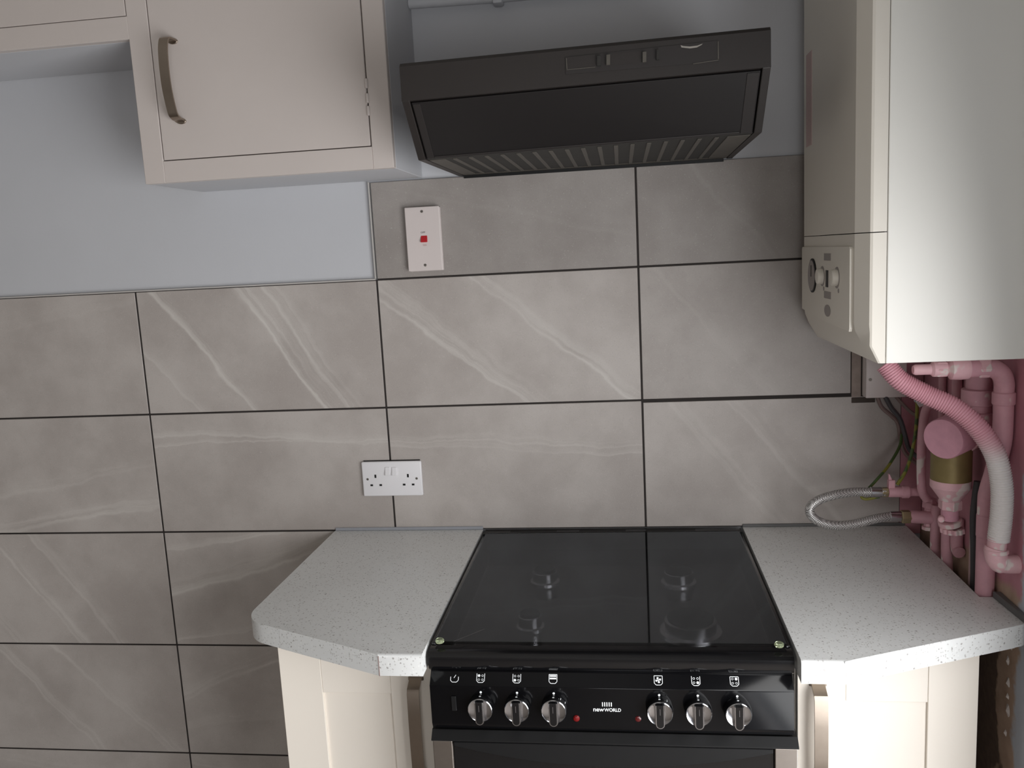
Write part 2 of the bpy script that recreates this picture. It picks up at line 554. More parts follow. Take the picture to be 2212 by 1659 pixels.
# tiles
PX, PZ, G = .603, .303, .0044
ang = lambda u0, v0, u1, v1: (at(u0, v0, 'y', 0), at(u1, v1, 'y', 0))
VE = {}
def vein(key, u0, v0, u1, v1, wd, st):
    a, b = ang(u0, v0, u1, v1)
    VE.setdefault(key, []).append(((a.x + b.x) / 2, (a.z + b.z) / 2, math.degrees(math.atan2(b.z - a.z, b.x - a.x)), wd, st))
vein((-1, 1), 540, 640, 720, 880, .03, 1.0)
vein((-1, 1), 600, 640, 770, 880, .03, .7)
vein((-1, 1), 350, 640, 560, 880, .024, .75)
vein((-1, 1), 300, 750, 440, 880, .014, .45)
vein((0, 1), 838, 640, 1060, 800, .024, .8)
vein((0, 1), 900, 650, 1150, 850, .028, .45)
vein((0, 1), 1040, 600, 1370, 850, .022, .75)
vein((-2, 1), 0, 700, 280, 640, .03, .15)
vein((-2, 2), 0, 1064, 330, 990, .024, .4)
vein((-2, 2), 0, 1135, 345, 1085, .026, .75)
vein((-1, 2), 340, 930, 835, 945, .016, .5)
vein((-1, 2), 340, 958, 600, 950, .008, .5)
vein((0, 2), 845, 945, 1390, 952, .014, .5)
vein((0, 2), 1110, 965, 1390, 972, .012, .4)
vein((1, 2), 1480, 880, 1700, 1130, .03, .35)
vein((1, 2), 1600, 870, 1830, 1120, .026, .4)
vein((-2, 3), 10, 1180, 190, 1390, .02, .8)
vein((-2, 3), 70, 1150, 270, 1390, .02, .5)
vein((-2, 3), 0, 1330, 60, 1390, .02, .5)
vein((-1, 3), 370, 1275, 660, 1180, .03, .8)
vein((-1, 3), 420, 1170, 600, 1140, .014, .5)
vein((-1, 3), 385, 1380, 600, 1340, .012, .5)
vein((-2, 4), 10, 1400, 230, 1620, .02, .75)
vein((-2, 4), 140, 1400, 380, 1620, .024, .65)
vein((-1, 4), 390, 1500, 580, 1420, .026, .55)
vein((-1, 4), 420, 1560, 600, 1540, .02, .3)
vein((0, 0), 1010, 420, 1330, 480, .03, .08)
vein((-2, 5), 0, 1630, 300, 1680, .02, .4)
vein((-1, 5), 430, 1640, 600, 1670, .02, .3)
tiles = {}
# row: 0 top (cut) .. 5 floor ; value (x0, x1, z0, z1)
for col, row in [(0, 0), (1, 0)] + [(c, r) for r in (1, 2) for c in (-4, -3, -2, -1, 0, 1)] + [(c, r) for r in (3, 4, 5) for c in (-4, -3, -2, -1)]:
    xa, xb = col * PX + G / 2, (col + 1) * PX - G / 2
    zb, za = (3 - row) * PZ - PZ * 0 - G / 2, (2 - row) * PZ + G / 2
    tone = 1
    if row == 0: zb = .8265
    xa = max(xa, R['x0'] + .004)
    if xa >= xb: continue
    if col == 1: xb = {0: 1.19, 1: 1.06, 2: 1.167}[row]
    if col == 1 and row == 2: zb = .297
    if row == 5: za = R['z0'] + .004
    cen = Vector(((xa + xb) / 2, 0, (za + zb) / 2))
    vs = [(x - cen.x, z - cen.z, a, wd, st) for x, z, a, wd, st in VE.get((col, row), [])]
    if not vs: vs = [(random.uniform(-.2, .2), 0, random.choice((-50, 14)), .025, .12 if row < 2 else .4)]
    m = tile_mat((col + 5) * 6 + row, vs, 0.87 if row == 0 else (.95 if (col == 1 and row == 1) else 1))  # top row and tile beside the boiler toned down: shade put into the stone colour
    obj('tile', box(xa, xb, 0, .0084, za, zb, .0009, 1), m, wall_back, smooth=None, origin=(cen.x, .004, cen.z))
b = box(R['x0'] + .002, 1.19, .0016, .0084, 0, .605)
box(.002, 1.19, .0016, .0084, .605, .824, bm=b)
box(R['x0'] + .002, .0, .0016, .0084, R['z0'] + .002, 0, bm=b)
obj('grout', b, 'grout', wall_back, smooth=None)
# rough plaster in the pipe corner, with the mortar edge left beside the junction box
obj('plaster_patch', box(1.168, R['x1'] - .001, .0006, .0084, -.02, .42, .001, 1), 'pink_plaster', wall_back, smooth=None)
obj('mortar_strip', box(1.062, 1.0825, .0002, .0084, .287, .43, .001, 1), 'mortar', wall_back, smooth=None)
obj('mortar_strip', box(1.062, 1.112, -.001, .0015, .283, .2955, .0008, 1), 'dark_gap', wall_back, smooth=None)
# trims
struct('trim_1', box(R['x0'] + .003, -.002, -.0012, .0083, .6055, .6085), 'trim', smooth=None)
struct('trim_2', box(-.0035, -.0008, -.0012, .0083, .609, .8275), 'trim', smooth=None)
struct('trim_3', box(-.15, .217, -.004, -.0002, .0005, .008, .001, 1), 'sealant', smooth=None)
struct('trim_4', box(.823, 1.179, -.004, -.0002, .0005, .007, .001, 1), 'dark_sealant', smooth=None)
struct('trim_5', prism([(1.2148, -.408), (1.2148, -.515), (1.208, -.515), (1.202, -.405)], 'z', .0003, .012, .001, 1), 'dark_sealant', smooth=None)
# flaking plaster on the right wall below the worktop
for y, z, s in ((-.446, -.1, .012), (-.449, -.14, .014), (-.452, -.19, .017), (-.447, -.235, .008), (-.45, -.165, .008), (-.455, -.07, .008)):
    b = bmesh.new()
    n = 7
    vs = []
    for i in range(n):
        a = 2 * PI * i / n
        r = s * random.uniform(.5, 1)
        vs.append(b.verts.new((R['x1'] - .0002, y + .6 * r * math.cos(a), z + r * math.sin(a))))
    tip = b.verts.new((R['x1'] - .004, y, z))
    for i in range(n): b.faces.new((vs[i], vs[(i + 1) % n], tip))
    b.faces.new(vs[::-1])
    obj('plaster_flake', b, 'cream_paint', wall_right, smooth=None)

# ------------------------------------------------------------------ wall cupboard
YF = -.24
wc = thing('wall_cupboard', 'off-white painted wall cupboard with two flush doors, hung left of the hood', 'cupboard', (-.14, -.12, .831))
ZC0, ZC1, XL, XR, XF = .831, 1.505, -1.25, .123, -.407
ZS = 1.118
b = box(XF, XR, YF + .019, .0078, ZC0, ZC1, .001, 1)
box(XL, XF - .0005, YF + .019, .0078, ZS, ZC1, .001, 1, bm=b)
obj('carcass', b, 'wall_paint', wc, smooth=None)
D1 = (-.361, .079, .876)      # door opening x0, x1, z0
D2 = (-.95, -.408 - .0, 1.1635)
# face frame (front rails and stiles flush with the doors)
b = box(XF + .0, D1[0] - .0015, YF, YF + .0185, ZC0, ZC1, .0012, 1)
box(D1[1] + .0015, XR, YF, YF + .0185, ZC0, ZC1, .0012, 1, bm=b)
box(D1[0] - .0015, D1[1] + .0015, YF, YF + .0185, ZC0, D1[2] - .0015, .0006, 1, bm=b)
box(XL, XF + .0005, YF, YF + .0185, ZS, D2[2] - .0012, .0008, 1, bm=b)
obj('face_frame', b, 'cream_paint', wc, smooth=None)
d1 = obj('door', box(D1[0] + .0005, D1[1] - .0008, YF - .0005, YF + .017, D1[2] + .0005, ZC1 - .02, .0012, 1), 'cream_paint', wc, smooth=None)
d2 = obj('door', box(D2[0], D2[1] - .0008, YF + .0002, YF + .017, D2[2] + .0003, ZC1 - .02, .001, 1), 'cream_paint', wc, smooth=None)
obj('shadow_gap', box(XL + .01, XR - .01, YF + .0175, YF + .0188, ZS + .005, ZC1 - .01), 'dark_gap', wc, smooth=None)  # dark sheet behind the doors; shade of the gaps put into its colour
obj('shadow_gap', box(XF + .01, XR - .01, YF + .0175, YF + .0188, ZC0 + .01, ZS), 'dark_gap', wc, smooth=None)
# bow handle
HX = -.317
hp = [(HX + .004, YF - .002, 1.106), (HX, YF - .012, 1.1085), (HX - .002, YF - .024, 1.106), (HX - .003, YF - .031, 1.085), (HX - .003, YF - .034, 1.045), (HX - .002, YF - .033, 1.005),
      (HX, YF - .026, .965), (HX + .001, YF - .016, .955), (HX + .002, YF - .006, .9525), (HX + .003, YF - .0015, .95)]
h = obj('handle', strap(hp, (1, 0, 0), .0195, .0035, per=6), 'nickel', d1)
h['label'] = 'bowed brushed nickel handle'
for z in (1.106, .9505):
    q = lathe([(.0105, 0), (.0105, .002), (.009, .003)], (HX + .004, YF - .0006, z), (0, -1, 0), 20)
    for v in q.verts: v.co.z = z + (v.co.z - z) * .55
    obj('handle_foot', q, 'nickel', d1)
# painted-over hinge knuckles on the right edge
for zc in (.995, .967, .943):
    obj('hinge', lathe([(.003, 0), (.0036, .002), (.0036, .016), (.003, .018)], (.0795, YF - .0012, zc - .009), (0, 0, 1), 10), 'cream_paint', wc)

# ------------------------------------------------------------------ cooker hood
hd = thing('cooker_hood', 'dark brown extractor hood with slide controls, fixed above the cooker', 'hood', (.51, -.2, .829))
TILT = math.radians(.85)
HC = Vector((.51, -.24, .9))
def hood_obj(name, bm, mat, parent=hd, **kw):
    for v in bm.verts:
        # the hood hangs a touch out of level
        k_ = min(1, max(0, -v.co.y / .48))
        v.co.z += (v.co.x - HC.x) * math.tan(TILT) * k_
    return obj(name, bm, mat, parent, **kw)
HX0, HX1, HY = .207, .812, -.48
side = [(.0075, .829), (-.385, .828), (HY, .917), (HY, .975), (HY + .012, .979), (.0075, .979)]
# shell: top, front strip, two sides
b = prism([(HY, .917), (HY, .973), (HY + .006, .979), (.0075, .979), (.0075, .974), (HY + .012, .974), (HY + .012, .917)], 'x', HX0, HX1)
hood_obj('shell', b, 'hood', smooth=None)
for xa, xb in ((HX0, HX0 + .013), (HX1 - .013, HX1)):
    hood_obj('side_panel', prism([(.0075, .829), (-.385, .8285), (HY + .001, .9168), (HY + .001, .9735), (.0075, .9735)], 'x', xa, xb, .001, 1), 'hood', smooth=None)
# sloping front panel inside its frame
def slope(x0, x1, t0, t1, off, th):
    A = Vector((0, HY + .003, .916)); B = Vector((0, -.381, .829))
    d = (B - A); nrm = Vector((0, -d.z, d.y)).normalized()
    if nrm.z > 0: nrm = -nrm
    pts = []
    for t, o_ in ((t0, off), (t1, off), (t1, off - th), (t0, off - th)):
        p = A + d * t + nrm * o_
        pts.append((p.y, p.z))
    return prism(pts, 'x', x0, x1, .0006, 1)
hood_obj('front_panel', slope(HX0 + .0150, HX1 - .0150, .035, .985, -.001, .006), 'hood_panel', smooth=None)
for xa, xb in ((HX0 + .0165, HX0 + .029), (HX1 - .036, HX1 - .0165)):
    hood_obj('panel_border', slope(xa, xb, .05, .985, .0004, .002), 'hood_panel_edge', smooth=None)
hood_obj('panel_border', slope(HX0 + .03, HX1 - .037, .955, .99, .0006, .002), 'hood_panel_edge', smooth=None)
# grease filter with ribs on the underside
hood_obj('filter_frame', prism([(HX0 + .014, -.378), (HX1 - .014, -.378), (HX1 - .014, -.002), (HX0 + .014, -.002)], 'z', .8305, .834), 'hood_dark', smooth=None)
b = bmesh.new()
for xa, xb, ya, yb in ((HX0 + .015, HX0 + .045, -.36, -.012), (HX1 - .055, HX1 - .015, -.36, -.012), (HX0 + .015, HX1 - .015, -.024, -.003)):
    b = box(xa, xb, ya, yb, .829, .8306, .0006, 1, bm=b)
hood_obj('filter_edge', b, 'hood_rib', smooth=None)
for i in range(17):
    x = HX0 + .062 + i * (HX1 - HX0 - .135) / 16
    hood_obj('filter_rib', box(x - .004, x + .004, -.36, -.024, .8286, .8307, .0008, 1), 'hood_rib', smooth=None)
hood_obj('wall_flange', box(HX0 + .014, HX1 - .02, -.004, -.0004, .8225, .8288), 'black_satin', smooth=None)
# slide-control recess on the front strip
def hf(u, v): return at(u, v, 'y', HY)
pl = hf(1222, 152); pr = hf(1552, 86)
zl, zr = pl.z, hf(1552, 132).z
def strip_quad(u0, v0, u1, v1, u2, v2, u3, v3, d=.0012):
    P = [hf(u0, v0), hf(u1, v1), hf(u2, v2), hf(u3, v3)]
    return prism([(p.x, p.z) for p in P], 'y', HY + .0002, HY - d)
obj('control_plate', strip_quad(1222, 161, 1552, 133, 1550, 88, 1221, 124, .0012), 'hood_panel_edge', hd, smooth=None)
for u0, u1, v0, v1 in ((1226, 1286, 150, 124), (1318, 1386, 142, 116)):
    obj('slider_slot', strip_quad(u0, v0, u1, v0 - 7, u1, v1 - 6, u0, v1, .0016), 'hood', hd, smooth=None)
for u0, u1, v0 in ((1290, 1298, 143), (1310, 1318, 141), (1388, 1396, 135), (1418, 1424, 130)):
    q = obj('slider_knob', strip_quad(u0, v0 + 1, u1, v0, u1, v0 - 22, u0, v0 - 21, .006), 'hood_rib' if u0 in (1388, 1310) else 'hood_dark', hd, smooth=None)
for quad in ((1224, 152, 1286, 146, 1286, 144.5, 1224, 150.5), (1224, 151, 1226, 151, 1224.5, 126, 1222.5, 126), (1550, 128, 1552.5, 128, 1552, 90, 1550, 90), (1497, 139, 1552, 131, 1552, 129.5, 1497, 137.5)):
    obj('plate_rim', strip_quad(*quad, .0022), 'hood_rib', hd, smooth=None)
P = [hf(*p) for p in ((1470, 98), (1476, 100), (1490, 101), (1506, 99), (1517, 95), (1519, 92), (1516, 97), (1505, 103), (1490, 105), (1472, 103))]
obj('scratch_mark', prism([(p.x, p.z) for p in P], 'y', HY - .001, HY - .0016), 'scratch', hd, smooth=None)

# ------------------------------------------------------------------ cooker
CX0, CX1 = .2205, .8195
ck = thing('cooker', 'black freestanding gas cooker with glass lid and six chrome-faced knobs', 'cooker', ((CX0 + CX1) / 2, -.3, R['z0']))
obj('body', box(CX0 + .004, CX1 - .004, -.585, -.012, R['z0'] + .002, -.045, .003, 1), 'black_satin', ck, smooth=None)
# hob tray: raised rim around a sunken well, rounded nose at the front
b = bmesh.new()
rim = [(-.614, -.042), (-.622, -.036), (-.6255, -.026), (-.624, -.014), (-.617, -.008), (-.604, -.006), (-.596, -.006), (-.594, -.042)]
b = prism(rim, 'x', CX0 + .001, CX1 - .001, bm=b)
b = box(CX0 + .001, CX0 + .009, -.5945, -.034, -.043, -.003, .0015, 2, bm=b)
b = box(CX1 - .009, CX1 - .001, -.5945, -.034, -.043, -.003, .0015, 2, bm=b)
b = box(CX0 + .009, CX1 - .009, -.5945, -.034, -.0445, -.04, bm=b)
obj('hob_tray', b, 'black_gloss', ck, smooth=40)
# rear vent strip with three slots
b = box(CX0 + .001, CX1 - .001, -.034, -.006, -.043, -.001, .0012, 1)
obj('vent_strip', b, 'black_satin', ck, smooth=None)
for xa, xb in ((.285, .395), (.448, .556), (.602, .715)):
    obj('vent_slot', box(xa, xb, -.026, -.012, -.0012, -.0002), 'black_hole', ck, smooth=None)
obj('rear_edge_trim', box(CX0 + .003, CX1 - .003, -.0055, -.0035, -.02, .0005), 'chrome', ck, smooth=None)
obj('lid_hinge_bar', tube([(CX0 + .012, -.037, .001), (CX1 - .012, -.037, .001)], .0028, 10, smooth=False), 'black_gloss', ck)
# burners under the lid
for x, y, r in ((.385, -.235, .026), (.662, -.24, .030), (.377, -.455, .022), (.668, -.47, .046)):
    bn = obj('burner', lathe([(r * 1.25, 0), (r * 1.2, .006), (r, .008), (r, .0255), (r * .95, .027)], (x, y, -.0405), (0, 0, 1), 36), 'burner', ck)
    obj('burner_cap', lathe([(r * .9, 0), (r * .9, .003), (r * .8, .005)], (x, y, -.0134), (0, 0, 1), 28), 'black_satin', bn)
# glass lid
gl_ = obj('glass_lid', prism([(CX0 + .0085, -.602), (CX1 - .0085, -.602), (CX1 - .0085, -.042), (CX0 + .0085, -.042)], 'z', -.0015, .0035, .0008, 1), 'smoked_glass', ck, smooth=None)
gl_['label'] = 'smoked black glass lid folded down over the burners'
for p in (at(947, 1394, 'z', .004), at(1686, 1403, 'z', .004)):
    obj('lid_bumper', lathe([(.0065, 0), (.0075, .0015), (.0075, .0045), (.0055, .0065)], (p.x, p.y + .012, .0035), (0, 0, 1), 18), 'clear_plastic', ck)
q0, q1 = at(980, 1385, 'z', .0037), at(1047, 1359, 'z', .0037)
obj('scratch_mark', prism([(q0.x, q0.y), (q0.x + .002, q0.y), (q1.x, q1.y), (q1.x - .001, q1.y + .0015)], 'z', .00355, .0037), 'grey_print', ck, smooth=None)
# control panel: sloping top, upright front with a rounded lower lip
YP = -.635
pan = [(-.590, -.045), (-.612, -.0385), (-.6165, -.0395), (YP - .0002, -.0603), (YP, -.062), (YP, -.128), (YP + .003, -.137), (YP + .009, -.1405), (-.592, -.1405)]
pn = obj('control_panel', prism(pan, 'x', CX0 + .003, CX1 - .003, .0012, 2), 'black_panel', ck, smooth=50)
# knobs
def knob(x, z, marks):
    y = YP - .0002
    kb = obj('knob', lathe([(.0215, 0), (.0218, .004), (.0212, .014), (.020, .0165)], (x, y, z), (0, -1, 0), 36), 'black_gloss', ck)
    obj('knob_face', lathe([(.0205, 0), (.0205, .0012), (.0195, .0022), (.0165, .0012), (.001, .0010)], (x, y - .0155, z), (0, -1, 0), 36), 'chrome', kb)
    # chrome-edged grip bar, rounded at its lower end, running a little past the rim
    def grip(wd, z0, z1, y0, y1, bev):
        pts = [(x - wd, z1), (x - wd, z0 + wd)]
        pts += [(x - wd * math.cos(a), z0 + wd - wd * math.sin(a)) for a in [PI * i / 8 for i in range(1, 8)]]
        pts += [(x + wd, z0 + wd), (x + wd, z1)]
        return prism(pts, 'y', y0, y1, bev, 1)
    obj('grip_edge', grip(.0074, z - .0215, z + .0185, y - .0155, y - .0255, .0006), 'chrome', kb, smooth=30)
    obj('grip', grip(.0056, z - .0198, z + .0192, y - .0165, y - .0263, .0006), 'black_gloss', kb, smooth=30)
    obj('grip_line', box(x - .0004, x + .0004, y - .0267, y - .0262, z + .003, z + .014), 'grey_print', kb, smooth=None)
    b = disc_xz(x, y + .0000, z + .0235, .0019, .0005)
    obj('setting_dot', b, 'white_print', ck, smooth=None)
    a = lathe([(.0017, 0), (.0017, .0004)], (x, y - .010, z + .0211), (0, -.12, 1), 12)
    obj('knob_dot', a, 'white_print', kb, smooth=None)
    if marks:
        b = bmesh.new()
        for a_ in marks:
            c_ = Vector((x + .0215 * math.sin(a_), y - .009, z + .0215 * math.cos(a_)))
            for dx, dz in ((-.0016, 0), (.0016, 0)):
                b = box(c_.x + dx - .0004, c_.x + dx + .0004, c_.y - .002, c_.y + .002, c_.z - .0006, c_.z + .0006, bm=b)
        obj('knob_marking', b, 'white_print', kb, smooth=None)
KX = [.3105, .3715, .4325, .604, .6655, .7275]
for i, x in enumerate(KX):
    knob(x, -.0935, {2: (.5, .95), 3: (.5,)}.get(i))
# printed symbols on the sloping part of the panel
def slope_pt(x, s_):
    """s_ in metres up the sloping face from its lower edge"""
    A = Vector((x, YP, -.0603)); B = Vector((x, -.6165, -.0395))
    d = (B - A).normalized()
    n = Vector((0, -d.z, d.y))
    if n.z < 0: n = -n
    return A + d * s_ + n * .0003, d, n
def decal_poly(x, s_, pts, bm):
    o_, d, n = slope_pt(x, s_)
    q = bmesh.new()
    ring = [q.verts.new(o_ + Vector((a, 0, 0)) + d * c_) for a, c_ in pts]
    q.faces.new(ring)
    e = bmesh.ops.extrude_face_region(q, geom=q.faces[:])
    for v in [g for g in e['geom'] if isinstance(g, bmesh.types.BMVert)]: v.co += n * .0003
    return join(bm, q)
def decal_line(x, s_, p, w_, bm):
    for a, c_ in zip(p, p[1:]):
        dv = Vector((c_[0] - a[0], c_[1] - a[1]))
        nv = Vector((-dv.y, dv.x)).normalized() * w_ / 2
        bm = decal_poly(x, s_, [(a[0] + nv.x, a[1] + nv.y), (a[0] - nv.x, a[1] - nv.y), (c_[0] - nv.x, c_[1] - nv.y), (c_[0] + nv.x, c_[1] + nv.y)], bm)
    return bm
def circ(cx, cy, r, n=10): return [(cx + r * math.cos(2 * PI * i / n), cy + r * math.sin(2 * PI * i / n)) for i in range(n + 1)]
def icon(x, kind):
    b = bmesh.new()
    H, Wd = .0078, .0066
    full = kind in ('grill', 'hob_br')
    top = H if kind != 'spark' else -.004 + .006
    pts = [(-Wd, top - .001), (-Wd, -H + .003), (-Wd + .003, -H), (Wd - .003, -H), (Wd, -H + .003), (Wd, top - .001)]
    b = decal_line(x, .0145, pts, .0009, b)
    if full or kind == 'fan': b = decal_line(x, .0145, [(-Wd, H - .001), (Wd, H - .001)], .0009, b)
    if kind == 'spark': b = decal_line(x, .0145, [(-.001, -.001), (.002, .004)], .0009, b)
    if kind == 'grill':
        b = decal_poly(x, .0145, [(-Wd + .0012, -.001), (Wd - .0012, -.001), (Wd - .0012, .0015), (-Wd + .0012, .0015)], b)
        b = decal_poly(x, .0145, [(-Wd + .0012, .0030), (Wd - .0012, .0030), (Wd - .0012, .0055), (-Wd + .0012, .0055)], b)
    if kind == 'fan':
        for a in range(4):
            t = a * PI / 2 + .3
            b = decal_poly(x, .0145, [(0, 0), (.0042 * math.cos(t - .5), .0042 * math.sin(t - .5)), (.005 * math.cos(t), .005 * math.sin(t)), (.0042 * math.cos(t + .5), .0042 * math.sin(t + .5))], b)
    if kind.startswith('hob'):
        sel = {'hob_tl': (-1, 1), 'hob_bl': (-1, -1), 'hob_tr': (1, 1), 'hob_br': (1, 1), 'hob_r': (1, -1)}[kind]
        for sx_ in (-1, 1):
            for sy_ in (-1, 1):
                cx_, cy_ = sx_ * .003, sy_ * .0033
                if (sx_, sy_) == sel: b = decal_poly(x, .0145, circ(cx_, cy_, .0022)[:-1], b)
                else: b = decal_line(x, .0145, circ(cx_, cy_, .0016, 8), .0005, b)
    obj('symbol', b, 'white_print', ck, smooth=None)
for x, kd in zip((.2655, .310, .371, .4315, .6035, .6635, .7245), ('spark', 'hob_tl', 'hob_bl', 'grill', 'fan', 'hob_r', 'hob_br')):
    icon(x, kd)
# maker's lettering and bars
b = place_text(text_mesh('new', .0104, 1.02, .0001), .4965, YP - .0004, -.1003, False)
xs = max(v.co.x for v in b.verts)
b = join(b, place_text(text_mesh('WORLD', .0080, .92, .0001), xs + .0004, YP - .0004, -.1003, False))
o = obj('lettering', b, 'white_print', ck, smooth=None)
o['label'] = 'white maker lettering below five bars'
b = bmesh.new()
for i in range(5):
    b = box(.5112 + i * .0036, .5127 + i * .0036, YP - .0006, YP + .0002, -.0915, -.0843, bm=b)
obj('emblem_bars', b, 'white_print', ck, smooth=None)
obj('indicator_light', lathe([(.0056, 0), (.0056, .0012), (.004, .0032), (.001, .0040)], (.468, YP, -.1135), (0, -1, 0), 18), 'red_lens', ck)
obj('indicator_light', lathe([(.0050, 0), (.0050, .0006), (.004, .0014), (.001, .0018)], (.569, YP, -.1125), (0, -1, 0), 18), 'dim_red_lens', ck)
o = obj('ignition_button', box(.2595, .268, YP - .0025, YP + .001, -.1035, -.0775, .0008, 1), 'black_satin', ck, smooth=None)
# oven door: overlapping top trim, steel end caps, curved black handle band over dark glass
obj('door_top_trim', prism([(-.59, -.1425), (-.628, -.1425), (-.640, -.1545), (-.640, -.157), (-.59, -.157)], 'x', CX0 + .001, CX1 + .003), 'black_satin', ck, smooth=None)
for xa, xb in ((CX0 + .002, CX0 + .036), (CX1 - .034, CX1 + .002)):
    obj('door_end_cap', box(xa, xb, -.636, -.592, -.60, -.1585, .0015, 2), 'steel', ck, smooth=None)
dr = obj('oven_door_glass', box(CX0 + .0365, CX1 - .0345, -.630, -.592, -.60, -.1585, .001, 1), 'black_gloss', ck, smooth=None)
N = 24
pts = [(CX0 + .039 + (CX1 - CX0 - .076) * i / N, -.1665 - .032 * (1 - (2 * i / N - 1) ** 2)) for i in range(N + 1)]
pts += [(CX1 - .037, -.1595), (CX0 + .039, -.1595)]
obj('door_handle_band', prism(pts, 'y', -.6295, -.6385, .0008, 1), 'black_satin', ck, smooth=None)
obj('lower_plinth', box(CX0 + .004, CX1 - .004, -.6, -.586, R['z0'] + .004, -.61, .002, 1), 'black_satin', ck, smooth=None)

# ------------------------------------------------------------------ worktops
def rounded(poly, idx, r, n=8):
    out = []
    m = len(poly)
    for i, p in enumerate(poly):
        if i not in idx:
            out.append(p); continue
        p = Vector(p); a = Vector(poly[i - 1]); c_ = Vector(poly[(i + 1) % m])
        rr = idx[i]
        d1_, d2_ = (a - p).normalized(), (c_ - p).normalized()
        half = d1_.angle(d2_) / 2
        t = rr / math.tan(half)
        cen = p + (d1_ + d2_).normalized() * rr / math.sin(half)
        s0 = p + d1_ * t - cen; s1 = p + d2_ * t - cen
        a0 = math.atan2(s0.y, s0.x); a1 = math.atan2(s1.y, s1.x)
        da = (a1 - a0 + PI) % (2 * PI) - PI
        for k_ in range(n + 1):
            an_ = a0 + da * k_ / n
            out.append((cen.x + rr * math.cos(an_), cen.y + rr * math.sin(an_)))
    return out
def worktop(name, poly, rnd, front, label):
    tp = thing(name, label, 'worktop', (sum(p[0] for p in poly) / len(poly), -.3, -.038))
    P = rounded(poly, rnd, None)
    q = bmesh.new()
    T = .038
    A = [q.verts.new((p[0], p[1], 0)) for p in P]
    B = [q.verts.new((p[0], p[1], -T)) for p in P]
    q.faces.new(A); q.faces.new(B[::-1])
    n = len(P)
    for i in range(n): q.faces.new((A[i], B[i], B[(i + 1) % n], A[(i + 1) % n]))
    bmesh.ops.recalc_face_normals(q, faces=q.faces)
    # post-formed rounded nose on the short straight front
    es = [e for e in q.edges if abs(e.verts[0].co.z) < 1e-6 and abs(e.verts[1].co.z) < 1e-6 and all(abs(v.co.y - front) < 1e-4 for v in e.verts)]
    bmesh.ops.bevel(q, geom=es, offset=.006, segments=4, affect='EDGES', profile=.5)
    obj('top', q, 'worktop', tp, smooth=25)
    return tp
FY = -.645
wl_poly = [(-.152, -.0006), (.2165, -.0006), (.2165, FY), (.142, FY), (-.155, -.512)]
wl = worktop('worktop', wl_poly, {4: .075}, FY, 'speckled white worktop left of the cooker, with an angled rounded end')
wr_poly = [(.8235, -.0006), (1.181, -.0006), (1.181, -.403), (1.2125, -.403), (1.2125, -.513), (.888, -.652), (.8235, -.652)]
wr = worktop('worktop', wr_poly, {4: .018}, -.652, 'speckled white worktop right of the cooker, notched around the pink pipes')
# thin laminate edging on the angled fronts
def edging(a, b_, par, nm='edge_strip', out=.0006):
    a = Vector((*a, 0)); b_ = Vector((*b_, 0))
    d = (b_ - a).normalized(); n = Vector((d.y, -d.x, 0))
    if n.y > 0: n = -n
    P = [a, b_, b_ + n * out, a + n * out]
    obj(nm, prism([(p.x, p.y) for p in P], 'z', -.0382, -.0002), 'worktop', par, smooth=None)
edging((.1425, FY + .0002), (-.07, -.5497), wl)
edging((.8885, -.6517), (1.19, -.5226), wr)
obj('edge_joint', box(.1415, .1428, FY - .0006, FY + .002, -.0384, -.003), 'brown_cable', wl, smooth=None)

# ------------------------------------------------------------------ base cabinets
def base_cabinet(x0, x1, yf, label, hx, hinge_left):
    t_ = thing('base_cabinet', label, 'cabinet', ((x0 + x1) / 2, -.3, R['z0']))
    obj('carcass', box(x0, x1, yf + .0205, -.012, R['z0'] + .1, -.0388, .001, 1), 'shaker', t_, smooth=None)
    obj('plinth', box(x0 + .003, x1 - .003, yf + .06, yf + .075, R['z0'] + .001, R['z0'] + .0995), 'shaker', t_, smooth=None)
    zt, zb = -.068, R['z0'] + .105
    S = .0825
    dr_ = obj('door', box(x0 + S - .003, x1 - S + .003, yf + .0062, yf + .0195, zb + S - .003, zt - S + .003), 'shaker', t_, smooth=None)
    for a, b_ in ((x0 + .0015, x0 + S), (x1 - S, x1 - .0015)):
        obj('stile', box(a, b_, yf, yf + .0195, zb, zt + .02, .0008, 1), 'shaker', dr_, smooth=None)
    obj('rail', box(x0 + S + .0004, x1 - S - .0004, yf + .0005, yf + .0192, zt - S, zt + .02, .0006, 1), 'shaker', dr_, smooth=None)
    obj('rail', box(x0 + S + .0004, x1 - S - .0004, yf + .0005, yf + .0192, zb, zb + S, .0006, 1), 'shaker', dr_, smooth=None)
    # flat bar handle with a returned, splayed top foot
    za = -.122
    pts = [(hx, yf - .0005, za + .004), (hx, yf - .006, za + .0035), (hx, yf - .0265, za - .0065), (hx, yf - .029, za - .012), (hx, yf - .0305, za - .06), (hx, yf - .031, za - .09), (hx, yf - .0305, za - .12), (hx, yf - .029, za - .168), (hx, yf - .0265, za - .1735), (hx, yf - .006, za - .1835), (hx, yf - .0005, za - .184)]
    b = strap(pts, (1, 0, 0), .0225, .0045, per=1)
    obj('handle', b, 'nickel', dr_, smooth=30)
    for zf in (za, za - .188):
        obj('handle_foot', box(hx - .0145, hx + .0145, yf - .004, yf - .0002, zf, zf + .0075, .0012, 1), 'nickel', dr_, smooth=None)
    return t_
base_cabinet(-.1015, .1965, -.5, 'cream shaker base cabinet with bar handle, left of the cooker', .164, True)
base_cabinet(.846, 1.147, -.5, 'cream shaker base cabinet with bar handle, right of the cooker', .881, False)

